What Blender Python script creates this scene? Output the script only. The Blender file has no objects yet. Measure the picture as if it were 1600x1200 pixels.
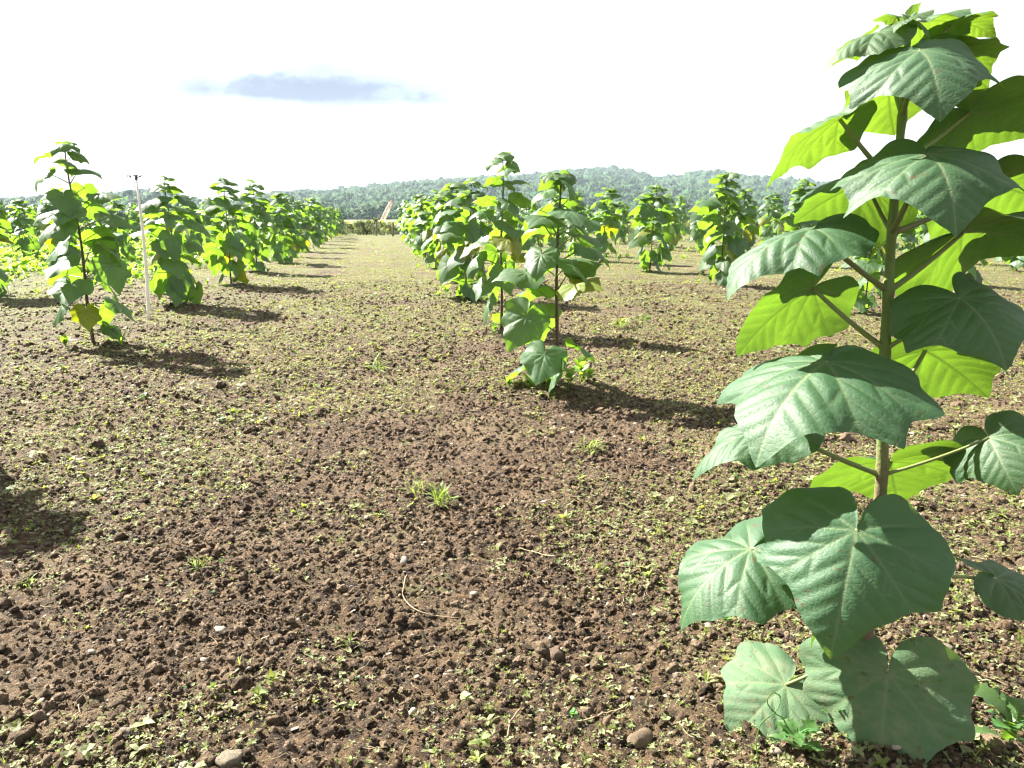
import bpy, math, random
import numpy as np
from mathutils import Vector, Matrix

rng = np.random.default_rng(7)
random.seed(7)
PI = math.pi
scene = bpy.context.scene
COL = scene.collection

# ------------------------------------------------------------------ camera
CAM_H = 1.5
FPX = 1190.0                      # focal length in pixels of the 1600 px photograph
PITCH = math.atan(265 / FPX)
YAW = math.atan(200 * math.cos(PITCH) / FPX)
cam_data = bpy.data.cameras.new("camera")
cam_data.sensor_width = 36.0
cam_data.lens = 36.0 * FPX / 1600.0
cam_data.clip_start = 0.05
cam_data.clip_end = 8000.0
cam = bpy.data.objects.new("camera", cam_data)
COL.objects.link(cam)
cam.location = (0, 0, CAM_H)
cam.rotation_euler = (PI / 2 - PITCH, 0, -YAW)
scene.camera = cam
CR = np.array([math.cos(YAW), -math.sin(YAW), 0.0])
CF = np.array([math.sin(YAW) * math.cos(PITCH), math.cos(YAW) * math.cos(PITCH), -math.sin(PITCH)])
CU = np.cross(CR, CF)
CAMP = np.array([0, 0, CAM_H])

# ------------------------------------------------------------------ sun, sky, exposure
SUN_EL = math.radians(41.0)
sun_h = np.array([-1.85, 1.66]); sun_h /= np.linalg.norm(sun_h)
SUN_DIR = np.array([sun_h[0] * math.cos(SUN_EL), sun_h[1] * math.cos(SUN_EL), math.sin(SUN_EL)])
sun_data = bpy.data.lights.new("sun", 'SUN')
sun_data.energy = 5.0
sun_data.angle = math.radians(0.55)
sun_data.color = (1.0, 0.95, 0.86)
sun = bpy.data.objects.new("sun", sun_data)
COL.objects.link(sun)
sun.rotation_euler = Vector(SUN_DIR).to_track_quat('Z', 'Y').to_euler()
sun.location = (-20, 20, 30)

world = bpy.data.worlds.new("World")
scene.world = world
world.use_nodes = True
wn = world.node_tree; wn.nodes.clear()
def N(nt, typ, **kw):
    n = nt.nodes.new(typ)
    for k, v in kw.items():
        setattr(n, k, v)
    return n
def setin(node, **kw):
    for k, v in kw.items():
        node.inputs[k].default_value = v
def vmath(nt, op, a, b=None):
    n = N(nt, 'ShaderNodeVectorMath', operation=op)
    for i, s in enumerate((a, b)):
        if s is None: continue
        if hasattr(s, 'is_linked'): nt.links.new(s, n.inputs[i])
        else: n.inputs[i].default_value = s
    return n
def fmath(nt, op, a, b=None, c=None, clamp=False):
    n = N(nt, 'ShaderNodeMath', operation=op, use_clamp=clamp)
    for i, s in enumerate((a, b, c)):
        if s is None: continue
        if hasattr(s, 'is_linked'): nt.links.new(s, n.inputs[i])
        else: n.inputs[i].default_value = s
    return n.outputs[0]
def maprange(nt, v, a, b, c=0.0, d=1.0, smooth=True):
    n = N(nt, 'ShaderNodeMapRange')
    n.interpolation_type = 'SMOOTHSTEP' if smooth else 'LINEAR'
    nt.links.new(v, n.inputs[0])
    for i, s in enumerate((a, b, c, d)): n.inputs[i + 1].default_value = s
    return n.outputs[0]
def mixcol(nt, fac, a, b, blend='MIX'):
    n = N(nt, 'ShaderNodeMix', data_type='RGBA', blend_type=blend)
    for idx, s in ((0, fac), (6, a), (7, b)):
        if hasattr(s, 'is_linked'): nt.links.new(s, n.inputs[idx])
        else: n.inputs[idx].default_value = s if idx == 0 or len(s) == 4 else (*s, 1)
    return n.outputs[2]

sky = N(wn, 'ShaderNodeTexSky', sky_type='NISHITA', sun_disc=False)
sky.sun_elevation = SUN_EL
sky.sun_rotation = math.atan2(SUN_DIR[0], SUN_DIR[1])
sky.air_density = 1.0; sky.dust_density = 1.5; sky.ozone_density = 1.0
bg_sky = N(wn, 'ShaderNodeBackground'); bg_sky.inputs[1].default_value = 0.06
wn.links.new(sky.outputs[0], bg_sky.inputs[0])
tc = N(wn, 'ShaderNodeTexCoord')
# thin bright cloud veil over the whole sky, with one grey-lavender cloud bank in front
cdir = CF + CR * (490 - 800) / FPX + CU * (600 - 140) / FPX
cdir /= np.linalg.norm(cdir)
cright = np.cross(cdir, [0, 0, 1]); cright /= np.linalg.norm(cright)
cup = np.cross(cright, cdir)
D = tc.outputs['Generated']
dc = vmath(wn, 'DOT_PRODUCT', D, tuple(cdir)).outputs['Value']
du = fmath(wn, 'DIVIDE', vmath(wn, 'DOT_PRODUCT', D, tuple(cright)).outputs['Value'], dc)
dv = fmath(wn, 'DIVIDE', vmath(wn, 'DOT_PRODUCT', D, tuple(cup)).outputs['Value'], dc)
nz = N(wn, 'ShaderNodeTexNoise'); setin(nz, Scale=26.0, Detail=7.0, Roughness=0.62)
mp = N(wn, 'ShaderNodeMapping'); mp.inputs['Scale'].default_value = (1, 1, 2.2)
wn.links.new(D, mp.inputs[0]); wn.links.new(mp.outputs[0], nz.inputs[0])
noff = fmath(wn, 'SUBTRACT', nz.outputs[0], 0.5)
# half extents: u 0.16, v 0.022 (flat base, lumpy top)
eu = fmath(wn, 'POWER', fmath(wn, 'ABSOLUTE', fmath(wn, 'DIVIDE', du, 0.195)), 2.0)
vtop = fmath(wn, 'DIVIDE', fmath(wn, 'MAXIMUM', fmath(wn, 'ADD', dv, 0.006), 0.0), 0.038)
vbot = fmath(wn, 'DIVIDE', fmath(wn, 'MAXIMUM', fmath(wn, 'SUBTRACT', -0.006, dv), 0.0), 0.013)
ev = fmath(wn, 'ADD', fmath(wn, 'POWER', vtop, 2.0), fmath(wn, 'POWER', vbot, 2.0))
rad = fmath(wn, 'SQRT', fmath(wn, 'ADD', eu, ev))
rad2 = fmath(wn, 'ADD', rad, fmath(wn, 'MULTIPLY', noff, -1.25))
cl = maprange(wn, rad2, 1.65, 0.30)
front = fmath(wn, 'GREATER_THAN', dc, 0.2)
cl = fmath(wn, 'MULTIPLY', cl, front)
# broad, faint variation of the veil
nb = N(wn, 'ShaderNodeTexNoise'); setin(nb, Scale=2.6, Detail=5.0, Roughness=0.55)
mp2 = N(wn, 'ShaderNodeMapping'); mp2.inputs['Scale'].default_value = (1, 1, 3.0); mp2.inputs['Location'].default_value = (3.1, 1.7, 0.4)
wn.links.new(D, mp2.inputs[0]); wn.links.new(mp2.outputs[0], nb.inputs[0])
veil = maprange(wn, nb.outputs[0], 0.30, 0.62, 0.70, 0.95)
vcol = mixcol(wn, cl, (1.0, 1.0, 1.0), (0.27, 0.32, 0.47))
bg_veil = N(wn, 'ShaderNodeBackground'); bg_veil.inputs[1].default_value = 0.165
wn.links.new(vcol, bg_veil.inputs[0])
mixw = N(wn, 'ShaderNodeMixShader')
covered = fmath(wn, 'MAXIMUM', veil, fmath(wn, 'MULTIPLY', cl, 0.97))
wn.links.new(covered, mixw.inputs[0]); wn.links.new(bg_sky.outputs[0], mixw.inputs[1]); wn.links.new(bg_veil.outputs[0], mixw.inputs[2])
wo = N(wn, 'ShaderNodeOutputWorld'); wn.links.new(mixw.outputs[0], wo.inputs[0])

vs = scene.view_settings
vs.view_transform = 'Standard'; vs.look = 'None'; vs.gamma = 1.0; vs.use_curve_mapping = False
vs.exposure = 2.75
scene.cycles.max_bounces = 6
scene.cycles.diffuse_bounces = 3
scene.cycles.glossy_bounces = 2
scene.cycles.transmission_bounces = 4
scene.cycles.use_light_tree = False
scene.cycles.volume_bounces = 0
scene.cycles.use_adaptive_sampling = True
scene.cycles.adaptive_threshold = 0.03
scene.cycles.filter_width = 1.2

# ------------------------------------------------------------------ helpers
def ray(px, py):
    return CF + CR * (px - 800) / FPX + CU * (600 - py) / FPX
FH = np.array([math.sin(YAW), math.cos(YAW), 0.0])
def on_ground(px, py):                       # where a thing seen at this place in the photograph stands
    r = ray(px, py); t = -CAM_H / r[2]
    return CAMP + r * t
def at_depth(px, py, d):                     # point at horizontal forward distance d
    r = ray(px, py)
    return CAMP + r * (d / r.dot(FH))

def hash2(ix, iy, s):
    h = (ix.astype(np.int64) * 374761393 + iy.astype(np.int64) * 668265263 + s * 974711) & 0x7fffffff
    h = ((h ^ (h >> 13)) * 1274126177) & 0x7fffffff
    h = h ^ (h >> 16)
    return (h & 0xffffff) / float(0x1000000)
def vnoise(x, y, s=0):
    ix = np.floor(x); iy = np.floor(y); fx = x - ix; fy = y - iy
    ux = fx * fx * fx * (fx * (fx * 6 - 15) + 10); uy = fy * fy * fy * (fy * (fy * 6 - 15) + 10)
    a = hash2(ix, iy, s); b = hash2(ix + 1, iy, s); c = hash2(ix, iy + 1, s); d = hash2(ix + 1, iy + 1, s)
    return (a + (b - a) * ux + (c - a) * uy + (a - b - c + d) * ux * uy) * 2 - 1
def fbm(x, y, s=0, o=4, g=0.5):
    t = 0; amp = 1; tot = 0
    for i in range(o):
        t = t + amp * vnoise(x * 2 ** i + 17.3 * i, y * 2 ** i - 9.1 * i, s + i); tot += amp; amp *= g
    return t / tot
def clods(x, y, s=0):                        # bumps: rounded lumps of different size on a jittered lattice
    ix = np.floor(x); iy = np.floor(y)
    best = np.zeros_like(x)
    for dx in (-1, 0, 1):
        for dy in (-1, 0, 1):
            cx = ix + dx; cy = iy + dy
            qx = cx + hash2(cx, cy, s); qy = cy + hash2(cx, cy, s + 5)
            r = 0.25 + 0.6 * hash2(cx, cy, s + 9) ** 2
            d2 = ((x - qx) ** 2 + (y - qy) ** 2) / (r * r)
            best = np.maximum(best, r * np.sqrt(np.maximum(0, 1 - d2)))
    return best

# ------------------------------------------------------------------ planting grid
ROWS = {}          # row key -> list of (x, y, height)
ROWX = {'L1': -3.32, 'R1': 1.43, 'R2': 7.0, 'L2': -7.7, 'L3': -12.2, 'L4': -16.7, 'L5': -21.2, 'L6': -25.8,
        'R3': 12.2, 'R4': 16.8, 'R5': 21.2, 'R6': 25.7, 'R7': 30.2, 'R8': 34.8, 'R9': 39.5, 'R10': 44.0}
hero_base = on_ground(1345, 1130)
measured = {
    'L1': [(-3.6, 5.4, 2.1), (-3.32, 9.25, 2.18), (-3.38, 13.31, 1.93), (-3.28, 17.15, 2.12), (-3.39, 21.3, 2.2), (-3.2, 25.0, 2.08)],
    'R1': [(hero_base[0], hero_base[1], 1.98), (1.41, 6.28, 1.74), (1.47, 9.85, 2.20), (1.40, 13.7, 2.0)],
    'R2': [(7.28, 10.72, 1.12), (7.05, 15.46, 2.25), (6.94, 19.62, 2.15), (6.8, 23.86, 2.2)],
    'L2': [(-7.3, 15.6, 2.15), (-7.75, 20.3, 2.0), (-7.9, 24.8, 1.85)],
}
def in_view(x, y, m=0.9):
    d = np.array([x, y, 1.0]) - CAMP
    z = d.dot(CF)
    if z < 0.5: return False
    u = d.dot(CR) / z * FPX + 800
    return -m * FPX / z - 5 < u < 1600 + m * FPX / z + 5
END = 58.0
for k, x in ROWX.items():
    pts = list(measured.get(k, []))
    y = pts[-1][1] + 4.05 if pts else 5.5 + rng.uniform(0, 3)
    while y < END:
        xx = x + rng.normal(0, 0.08)
        if in_view(xx, y, 0.45):
            h = rng.normal(2.08, 0.13)
            if k[0] == 'R' and k != 'R1': h = rng.normal(2.25, 0.17)
            pts.append((xx, y + rng.normal(0, 0.12), float(np.clip(h, 1.6, 2.5))))
        y += 3.5 if k[0] == 'R' and k not in ('R1', 'R2') else 4.05
    ROWS[k] = pts
ALL = np.array([(p[0], p[1]) for k in ROWS for p in ROWS[k]])

# ------------------------------------------------------------------ ground
def ground_h(x, y, fine=True):
    d = np.hypot(x, y)
    z = 0.045 * fbm(x * 0.45, y * 0.45, 3, 3) + 0.02 * fbm(x * 1.7, y * 1.7, 11, 3)
    near = np.clip(1.4 - d / 18.0, 0.0, 1.0)
    # small mounds at the foot of the saplings
    for (px, py) in ALL[np.hypot(ALL[:, 0], ALL[:, 1]) < 28]:
        z = z + 0.055 * np.exp(-((x - px) ** 2 + (y - py) ** 2) / 0.16)
    z = z + 0.016 * np.sin(y * 7.0 + 1.2 * fbm(x * .8, y * .8, 40, 2) * 3 + x * 0.9) * np.clip(fbm(x * .35, y * .35, 50, 2) + .2, 0, 1)
    if fine:
        wx = x + 0.02 * fbm(x * 14, y * 14, 71, 2); wy = y + 0.02 * fbm(x * 14, y * 14, 77, 2)
        lump = 0.5 + 0.5 * fbm(x * 1.3, y * 1.3, 31, 3)
        z = z + near * (0.026 * clods(wx * 9, wy * 9, 1) * lump ** 2
                        + 0.018 * clods(wx * 19, wy * 19, 2) * (0.2 + lump)
                        + 0.012 * clods(wx * 40, wy * 40, 4)
                        + 0.012 * np.abs(fbm(x * 14, y * 14, 65, 3)) + 0.014 * fbm(x * 30, y * 30, 61, 3, .8))
    fade = np.clip(1.2 - d / 400, 0, 1)
    return z * fade - 0.02
def spaced(lo, hi, s0, lim, g):
    a = list(np.arange(lo, hi, s0)); v, s = hi, s0
    while v < lim[1]: a.append(v); s *= g; v += s
    v, s = lo - s0, s0; b = []
    while v > lim[0]: b.append(v); s *= g; v -= s
    return np.array(b[::-1] + a)
def spaced_depth(y0, y1, k, smin):
    a = [y0]
    while a[-1] < y1: a.append(a[-1] + max(smin, k * a[-1]))
    return a
gx = spaced(-3.0, 3.0, 0.0125, (-3500, 3500), 1.045)
ys = spaced_depth(1.3, 60, 0.0048, 0.0095)
back = [1.3]; s = .02
while back[-1] > -60: back.append(back[-1] - s); s *= 1.3
s = 0.4
far = [ys[-1]]
while far[-1] < 4000: far.append(far[-1] + s); s *= 1.13
gy = np.array(back[:0:-1] + ys + far[1:])
GX, GY = np.meshgrid(gx, gy)
GZ = ground_h(GX, GY)
def grid_mesh(name, X, Y, Z):
    ny, nx = X.shape
    v = np.stack([X, Y, Z], -1).reshape(-1, 3)
    i = np.arange(ny * nx).reshape(ny, nx)
    q = np.stack([i[:-1, :-1], i[:-1, 1:], i[1:, 1:], i[1:, :-1]], -1).reshape(-1, 4)
    return fast_mesh(name, v, quads=q, smooth=True)
def fast_mesh(name, v, tris=None, quads=None, smooth=True, mats=None):
    me = bpy.data.meshes.new(name)
    loops = []; starts = []; tot = 0
    if tris is not None and len(tris):
        loops.append(np.asarray(tris).reshape(-1)); n = len(tris); starts.append(tot + np.arange(n) * 3); tot += 3 * n
    if quads is not None and len(quads):
        loops.append(np.asarray(quads).reshape(-1)); n = len(quads); starts.append(tot + np.arange(n) * 4); tot += 4 * n
    loops = np.concatenate(loops).astype(np.int32); starts = np.concatenate(starts).astype(np.int32)
    me.vertices.add(len(v)); me.vertices.foreach_set('co', np.asarray(v, dtype=np.float32).reshape(-1))
    me.loops.add(len(loops)); me.loops.foreach_set('vertex_index', loops)
    me.polygons.add(len(starts)); me.polygons.foreach_set('loop_start', starts)
    if mats is not None: me.polygons.foreach_set('material_index', np.asarray(mats, dtype=np.int32))
    me.update(calc_edges=True)
    me.polygons.foreach_set('use_smooth', np.full(len(starts), smooth))
    me.validate()
    return me
def add_attr(me, name, data, typ='FLOAT'):
    a = me.attributes.new(name, typ, 'POINT')
    if typ == 'FLOAT': a.data.foreach_set('value', np.asarray(data, dtype=np.float32))
    elif typ == 'INT': a.data.foreach_set('value', np.asarray(data, dtype=np.int32))
    else: a.data.foreach_set('vector', np.asarray(data, dtype=np.float32).reshape(-1))
def obj(name, me, mat=None, parent=None, label=None, cat=None, group=None, kind=None):
    o = bpy.data.objects.new(name, me)
    COL.objects.link(o)
    if mat is not None and me is not None and len(me.materials) == 0: me.materials.append(mat)
    if parent is not None: o.parent = parent
    if label: o['label'] = label
    if cat: o['category'] = cat
    if group: o['group'] = group
    if kind: o['kind'] = kind
    return o

# ------------------------------------------------------------------ materials
def new_mat(name):
    m = bpy.data.materials.new(name); m.use_nodes = True
    m.node_tree.nodes.clear()
    return m, m.node_tree
def principled(nt, rough=0.6, spec=0.3):
    b = N(nt, 'ShaderNodeBsdfPrincipled'); b.inputs['Roughness'].default_value = rough
    b.inputs['Specular IOR Level'].default_value = spec
    return b
def out(nt, sh):
    o = N(nt, 'ShaderNodeOutputMaterial'); nt.links.new(sh, o.inputs[0]); return o
def noise(nt, scale, detail=4, rough=0.55, vec=None, ):
    n = N(nt, 'ShaderNodeTexNoise'); setin(n, Scale=scale, Detail=float(detail), Roughness=rough)
    if vec is not None: nt.links.new(vec, n.inputs[0])
    return n.outputs[0]
def bump(nt, h, strength, dist):
    b = N(nt, 'ShaderNodeBump'); b.inputs['Strength'].default_value = strength; b.inputs['Distance'].default_value = dist
    nt.links.new(h, b.inputs['Height']); return b.outputs[0]

SOIL_A = (0.020, 0.012, 0.007); SOIL_B = (0.122, 0.077, 0.040); SOIL_C = (0.32, 0.235, 0.15)
def soil_colour(nt, pos):
    n1 = noise(nt, 1.1, 5, 0.6, pos)
    n2 = noise(nt, 22.0, 6, 0.65, pos)
    n3 = noise(nt, 90.0, 4, 0.7, pos)
    c = mixcol(nt, maprange(nt, n2, 0.36, 0.66), SOIL_A, SOIL_B)
    c = mixcol(nt, fmath(nt, 'MULTIPLY', maprange(nt, n1, 0.45, 0.72), 0.6), c, (0.18, 0.13, 0.078))
    c = mixcol(nt, fmath(nt, 'MULTIPLY', maprange(nt, n3, 0.55, 0.68), 0.75), c, SOIL_C)
    return c
def make_soil(cover):
    m, nt = new_mat('soil_ground' if cover else 'soil_clod')
    geo = N(nt, 'ShaderNodeNewGeometry'); pos = geo.outputs['Position']
    c = soil_colour(nt, pos)
    if cover:
        # seedlings and moss too small and far to model: their own colour in ragged patches, thicker down the alley
        sep = N(nt, 'ShaderNodeSeparateXYZ'); nt.links.new(pos, sep.inputs[0])
        w1 = noise(nt, 0.55, 4, 0.6, pos); w2 = noise(nt, 8.0, 5, 0.7, pos); w3 = noise(nt, 36.0, 3, 0.7, pos); w4 = noise(nt, 2.7, 6, 0.72, pos)
        dist = N(nt, 'ShaderNodeVectorMath', operation='LENGTH'); nt.links.new(pos, dist.inputs[0])
        grow = maprange(nt, dist.outputs['Value'], 3.0, 16.0, 0.0, 0.11)
        grow2 = maprange(nt, dist.outputs['Value'], 16.0, 60.0, 0.0, 0.07)
        s = fmath(nt, 'ADD', fmath(nt, 'MULTIPLY', w1, 0.42), fmath(nt, 'MULTIPLY', w2, 0.36))
        s = fmath(nt, 'ADD', s, fmath(nt, 'MULTIPLY', w3, 0.30))
        s = fmath(nt, 'ADD', s, fmath(nt, 'ADD', grow, grow2))
        s = fmath(nt, 'ADD', s, fmath(nt, 'MULTIPLY', fmath(nt, 'SUBTRACT', w4, 0.5), 0.55))
        leftf = maprange(nt, sep.outputs[0], -5.0, -8.0, 0.0, 0.10)
        s = fmath(nt, 'ADD', s, leftf)
        fac = maprange(nt, s, 0.60, 0.70)
        wc = mixcol(nt, maprange(nt, w2, 0.35, 0.65), (0.055, 0.080, 0.018), (0.10, 0.11, 0.034))
        c = mixcol(nt, fmath(nt, 'MULTIPLY', fac, 0.66), c, wc)
        meadow = maprange(nt, sep.outputs[1], 57.0, 64.0)
        c = mixcol(nt, meadow, c, (0.09, 0.11, 0.035))
    if not cover:
        oi = N(nt, 'ShaderNodeObjectInfo')
        c = mixcol(nt, maprange(nt, oi.outputs['Random'], 0.45, 1.0, 0, 0.8), c, (0.26, 0.19, 0.125))
    b = principled(nt, 0.9, 0.25)
    nt.links.new(c, b.inputs['Base Color'])
    h = fmath(nt, 'ADD', noise(nt, 60, 6, 0.7, pos), fmath(nt, 'MULTIPLY', noise(nt, 190, 4, 0.7, pos), 0.5))
    nt.links.new(bump(nt, h, 1.0, 0.03), b.inputs['Normal'])
    out(nt, b.outputs[0])
    return m
M_GROUND = make_soil(True)
M_CLOD = make_soil(False)

def make_leaf_mat(name, top, top2, trans, vein, rough=0.45, tfac=0.42, spec=0.5, dust=None, fine=False):
    m, nt = new_mat(name)
    oi = N(nt, 'ShaderNodeObjectInfo')
    at = N(nt, 'ShaderNodeAttribute', attribute_name='vein')
    lc = N(nt, 'ShaderNodeAttribute', attribute_name='lc')
    n1 = noise(nt, 3.2, 4, 0.6, lc.outputs['Vector'])
    c = mixcol(nt, maprange(nt, n1, 0.3, 0.7), top, top2)
    rnd = oi.outputs['Random']
    hsv = N(nt, 'ShaderNodeHueSaturation'); nt.links.new(c, hsv.inputs['Color'])
    nt.links.new(maprange(nt, rnd, 0, 1, 0.85, 1.2, False), hsv.inputs['Value'])
    nt.links.new(maprange(nt, rnd, 0, 1, 0.485, 0.515, False), hsv.inputs['Hue'])
    c = mixcol(nt, fmath(nt, 'MULTIPLY', at.outputs['Fac'], 0.8), hsv.outputs[0], vein)
    sp = noise(nt, 11.0, 2, 0.5, lc.outputs['Vector'])
    c = mixcol(nt, maprange(nt, sp, 0.685, 0.71, 0, 0.8), c, (0.07, 0.045, 0.02))
    if dust:
        dn = noise(nt, 7.0, 5, 0.65, lc.outputs['Vector'])
        c = mixcol(nt, maprange(nt, dn, 0.40, 0.75, 0, 0.45), c, dust)
    b = principled(nt, rough, spec)
    nt.links.new(c, b.inputs['Base Color'])
    tr = N(nt, "ShaderNodeBsdfTranslucent")
    tcol = mixcol(nt, maprange(nt, n1, 0.25, 0.75), trans, tuple(v * 0.72 for v in trans))
    tcol = mixcol(nt, fmath(nt, 'MULTIPLY', at.outputs['Fac'], 0.75), tcol, tuple(v * 0.30 for v in trans))
    nt.links.new(tcol, tr.inputs[0])
    if fine:
        vo = N(nt, 'ShaderNodeTexVoronoi', feature='DISTANCE_TO_EDGE'); vo.inputs['Scale'].default_value = 26.0
        nt.links.new(lc.outputs['Vector'], vo.inputs['Vector'])
        h = fmath(nt, 'ADD', maprange(nt, vo.outputs['Distance'], 0.0, 0.25), fmath(nt, 'MULTIPLY', noise(nt, 30, 3, 0.6, lc.outputs['Vector']), 0.8))
        nrm = bump(nt, h, 0.30, 0.0012)
    else:
        nrm = bump(nt, noise(nt, 9, 3, 0.6, lc.outputs['Vector']), 0.3, 0.006)
    nt.links.new(nrm, b.inputs['Normal']); nt.links.new(nrm, tr.inputs['Normal'])
    mx = N(nt, 'ShaderNodeMixShader'); mx.inputs[0].default_value = tfac
    nt.links.new(b.outputs[0], mx.inputs[1]); nt.links.new(tr.outputs[0], mx.inputs[2])
    out(nt, mx.outputs[0])
    return m
GT, GT2, GTR, GV = (0.034, 0.090, 0.036), (0.048, 0.112, 0.042), (0.20, 0.38, 0.020), (0.15, 0.21, 0.10)
M_LEAF_HERO = make_leaf_mat('leaf_green_close', (0.024, 0.074, 0.028), (0.037, 0.095, 0.037), (0.125, 0.235, 0.014), GV, 0.60, 0.40, 0.55, fine=True)
M_LEAF_DUST = make_leaf_mat('leaf_green_dusty', (0.055, 0.105, 0.052), (0.080, 0.135, 0.066), (0.13, 0.23, 0.015), GV, 0.7, 0.30, 0.3, dust=(0.20, 0.19, 0.125), fine=True)
M_LEAF = make_leaf_mat('leaf_green', GT, GT2, GTR, GV, 0.55, 0.52, 0.6)
M_LEAF_YOUNG = make_leaf_mat('leaf_young', (0.050, 0.110, 0.034), (0.066, 0.130, 0.040), (0.20, 0.36, 0.02), GV, 0.55, 0.48, 0.5)
M_LEAF_YELLOW = make_leaf_mat('leaf_yellowing', (0.10, 0.14, 0.015), (0.14, 0.165, 0.02), (0.36, 0.42, 0.008), (0.25, 0.28, 0.08), 0.5, 0.5, 0.4)

def make_stem_mat(name, low, high, z0, z1):
    m, nt = new_mat(name)
    t = N(nt, 'ShaderNodeTexCoord'); sep = N(nt, 'ShaderNodeSeparateXYZ'); nt.links.new(t.outputs['Object'], sep.inputs[0])
    n1 = noise(nt, 26, 4, 0.6, t.outputs['Object'])
    zz = fmath(nt, 'ADD', sep.outputs[2], fmath(nt, 'MULTIPLY', fmath(nt, 'SUBTRACT', n1, 0.5), 0.5))
    c = mixcol(nt, maprange(nt, zz, z0, z1), low, high)
    c = mixcol(nt, maprange(nt, noise(nt, 160, 3, 0.6, t.outputs['Object']), 0.55, 0.7, 0, 0.5), c, (0.20, 0.17, 0.12))
    b = principled(nt, 0.6, 0.35); nt.links.new(c, b.inputs['Base Color'])
    nt.links.new(bump(nt, noise(nt, 110, 4, 0.6, t.outputs['Object']), 0.5, 0.006), b.inputs['Normal'])
    out(nt, b.outputs[0]); return m
M_STEM = make_stem_mat('stem_bark', (0.075, 0.045, 0.032), (0.060, 0.060, 0.028), 0.5, 1.7)
M_STEM_HERO = make_stem_mat('stem_bark_close', (0.13, 0.088, 0.052), (0.11, 0.165, 0.042), 0.60, 0.95)
def simple_mat(name, col, rough=0.6, spec=0.3, col2=None, scale=20, bmp=0.0, trans=None, tfac=0.4, metal=0.0):
    m, nt = new_mat(name)
    t = N(nt, 'ShaderNodeTexCoord')
    n1 = noise(nt, scale, 4, 0.6, t.outputs['Object'])
    c = mixcol(nt, maprange(nt, n1, 0.3, 0.7), col, col2 or tuple(v * 1.3 for v in col))
    oi = N(nt, 'ShaderNodeObjectInfo')
    hsv = N(nt, 'ShaderNodeHueSaturation'); nt.links.new(c, hsv.inputs['Color'])
    nt.links.new(maprange(nt, oi.outputs['Random'], 0, 1, 0.75, 1.3, False), hsv.inputs['Value'])
    nt.links.new(maprange(nt, oi.outputs['Random'], 0, 1, 0.48, 0.52, False), hsv.inputs['Hue'])
    b = principled(nt, rough, spec); nt.links.new(hsv.outputs[0], b.inputs['Base Color'])
    b.inputs['Metallic'].default_value = metal
    if bmp:
        nt.links.new(bump(nt, noise(nt, scale * 2.5, 4, 0.65, t.outputs['Object']), bmp, 0.02), b.inputs['Normal'])
    sh = b.outputs[0]
    if trans:
        tr = N(nt, 'ShaderNodeBsdfTranslucent'); tr.inputs[0].default_value = (*trans, 1)
        mx = N(nt, 'ShaderNodeMixShader'); mx.inputs[0].default_value = tfac
        nt.links.new(sh, mx.inputs[1]); nt.links.new(tr.outputs[0], mx.inputs[2]); sh = mx.outputs[0]
    out(nt, sh); return m
M_PETIOLE = simple_mat('petiole', (0.12, 0.165, 0.045), 0.5, 0.4, (0.14, 0.15, 0.05), 30)
M_WEED = simple_mat('weed_leaf', (0.11, 0.14, 0.04), 0.6, 0.3, (0.18, 0.20, 0.075), 3, trans=(0.36, 0.41, 0.06), tfac=0.42)
M_WEED_PALE = simple_mat('weed_leaf_pale', (0.16, 0.18, 0.085), 0.65, 0.3, (0.24, 0.25, 0.13), 3, trans=(0.36, 0.40, 0.09), tfac=0.4)
M_WEED_GREEN = simple_mat('weed_leaf_green', (0.05, 0.115, 0.035), 0.5, 0.4, (0.07, 0.15, 0.045), 12, trans=(0.24, 0.42, 0.03), tfac=0.42)
M_HERB = simple_mat('herb_leaf', (0.10, 0.18, 0.035), 0.5, 0.4, (0.14, 0.22, 0.045), 12, trans=(0.36, 0.58, 0.04), tfac=0.48)
M_STRAW = simple_mat('dry_straw', (0.17, 0.12, 0.075), 0.7, 0.2, (0.26, 0.20, 0.13), 8)
M_REED = simple_mat('dry_reed', (0.060, 0.072, 0.022), 0.7, 0.2, (0.10, 0.10, 0.034), 8, trans=(0.14, 0.17, 0.04), tfac=0.3)
M_PEBBLE = simple_mat('pale_pebble', (0.17, 0.135, 0.10), 0.85, 0.2, (0.30, 0.26, 0.21), 14, 0.3)
M_STONE_WHITE = simple_mat('white_stone', (0.30, 0.26, 0.205), 0.9, 0.15, (0.13, 0.095, 0.065), 22, 0.8)
M_STONE_TAN = simple_mat('tan_stone', (0.22, 0.165, 0.11), 0.9, 0.2, (0.13, 0.09, 0.062), 22, 0.7)
M_STONE_GREY = simple_mat('grey_stone', (0.14, 0.125, 0.11), 0.8, 0.3, (0.22, 0.20, 0.18), 20, 0.5)
M_POLE = simple_mat('white_plastic', (0.62, 0.60, 0.55), 0.45, 0.4, (0.50, 0.47, 0.41), 3)
M_BLACK = simple_mat('black_plastic', (0.022, 0.020, 0.024), 0.45, 0.5)
M_BRASS = simple_mat('dull_metal', (0.10, 0.085, 0.07), 0.4, 0.5, metal=0.6)
M_CROWN = simple_mat('forest_crown', (0.016, 0.040, 0.013), 0.9, 0.1, (0.034, 0.066, 0.020), 1.6, 0.5)
M_HILL = simple_mat('hill_ground', (0.04, 0.065, 0.028), 0.9, 0.1, (0.07, 0.08, 0.04), 0.05)
M_BOOM = simple_mat('boom_paint', (0.60, 0.50, 0.42), 0.6, 0.3, (0.52, 0.40, 0.33), 1.0)
M_RED = simple_mat('boom_tip_paint', (0.50, 0.27, 0.19), 0.6, 0.3)
M_WOOD = simple_mat('weathered_wood', (0.085, 0.065, 0.048), 0.8, 0.2, (0.13, 0.10, 0.075), 30)

ground = obj('ground', grid_mesh('ground', GX, GY, GZ), M_GROUND, kind='structure')

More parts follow.
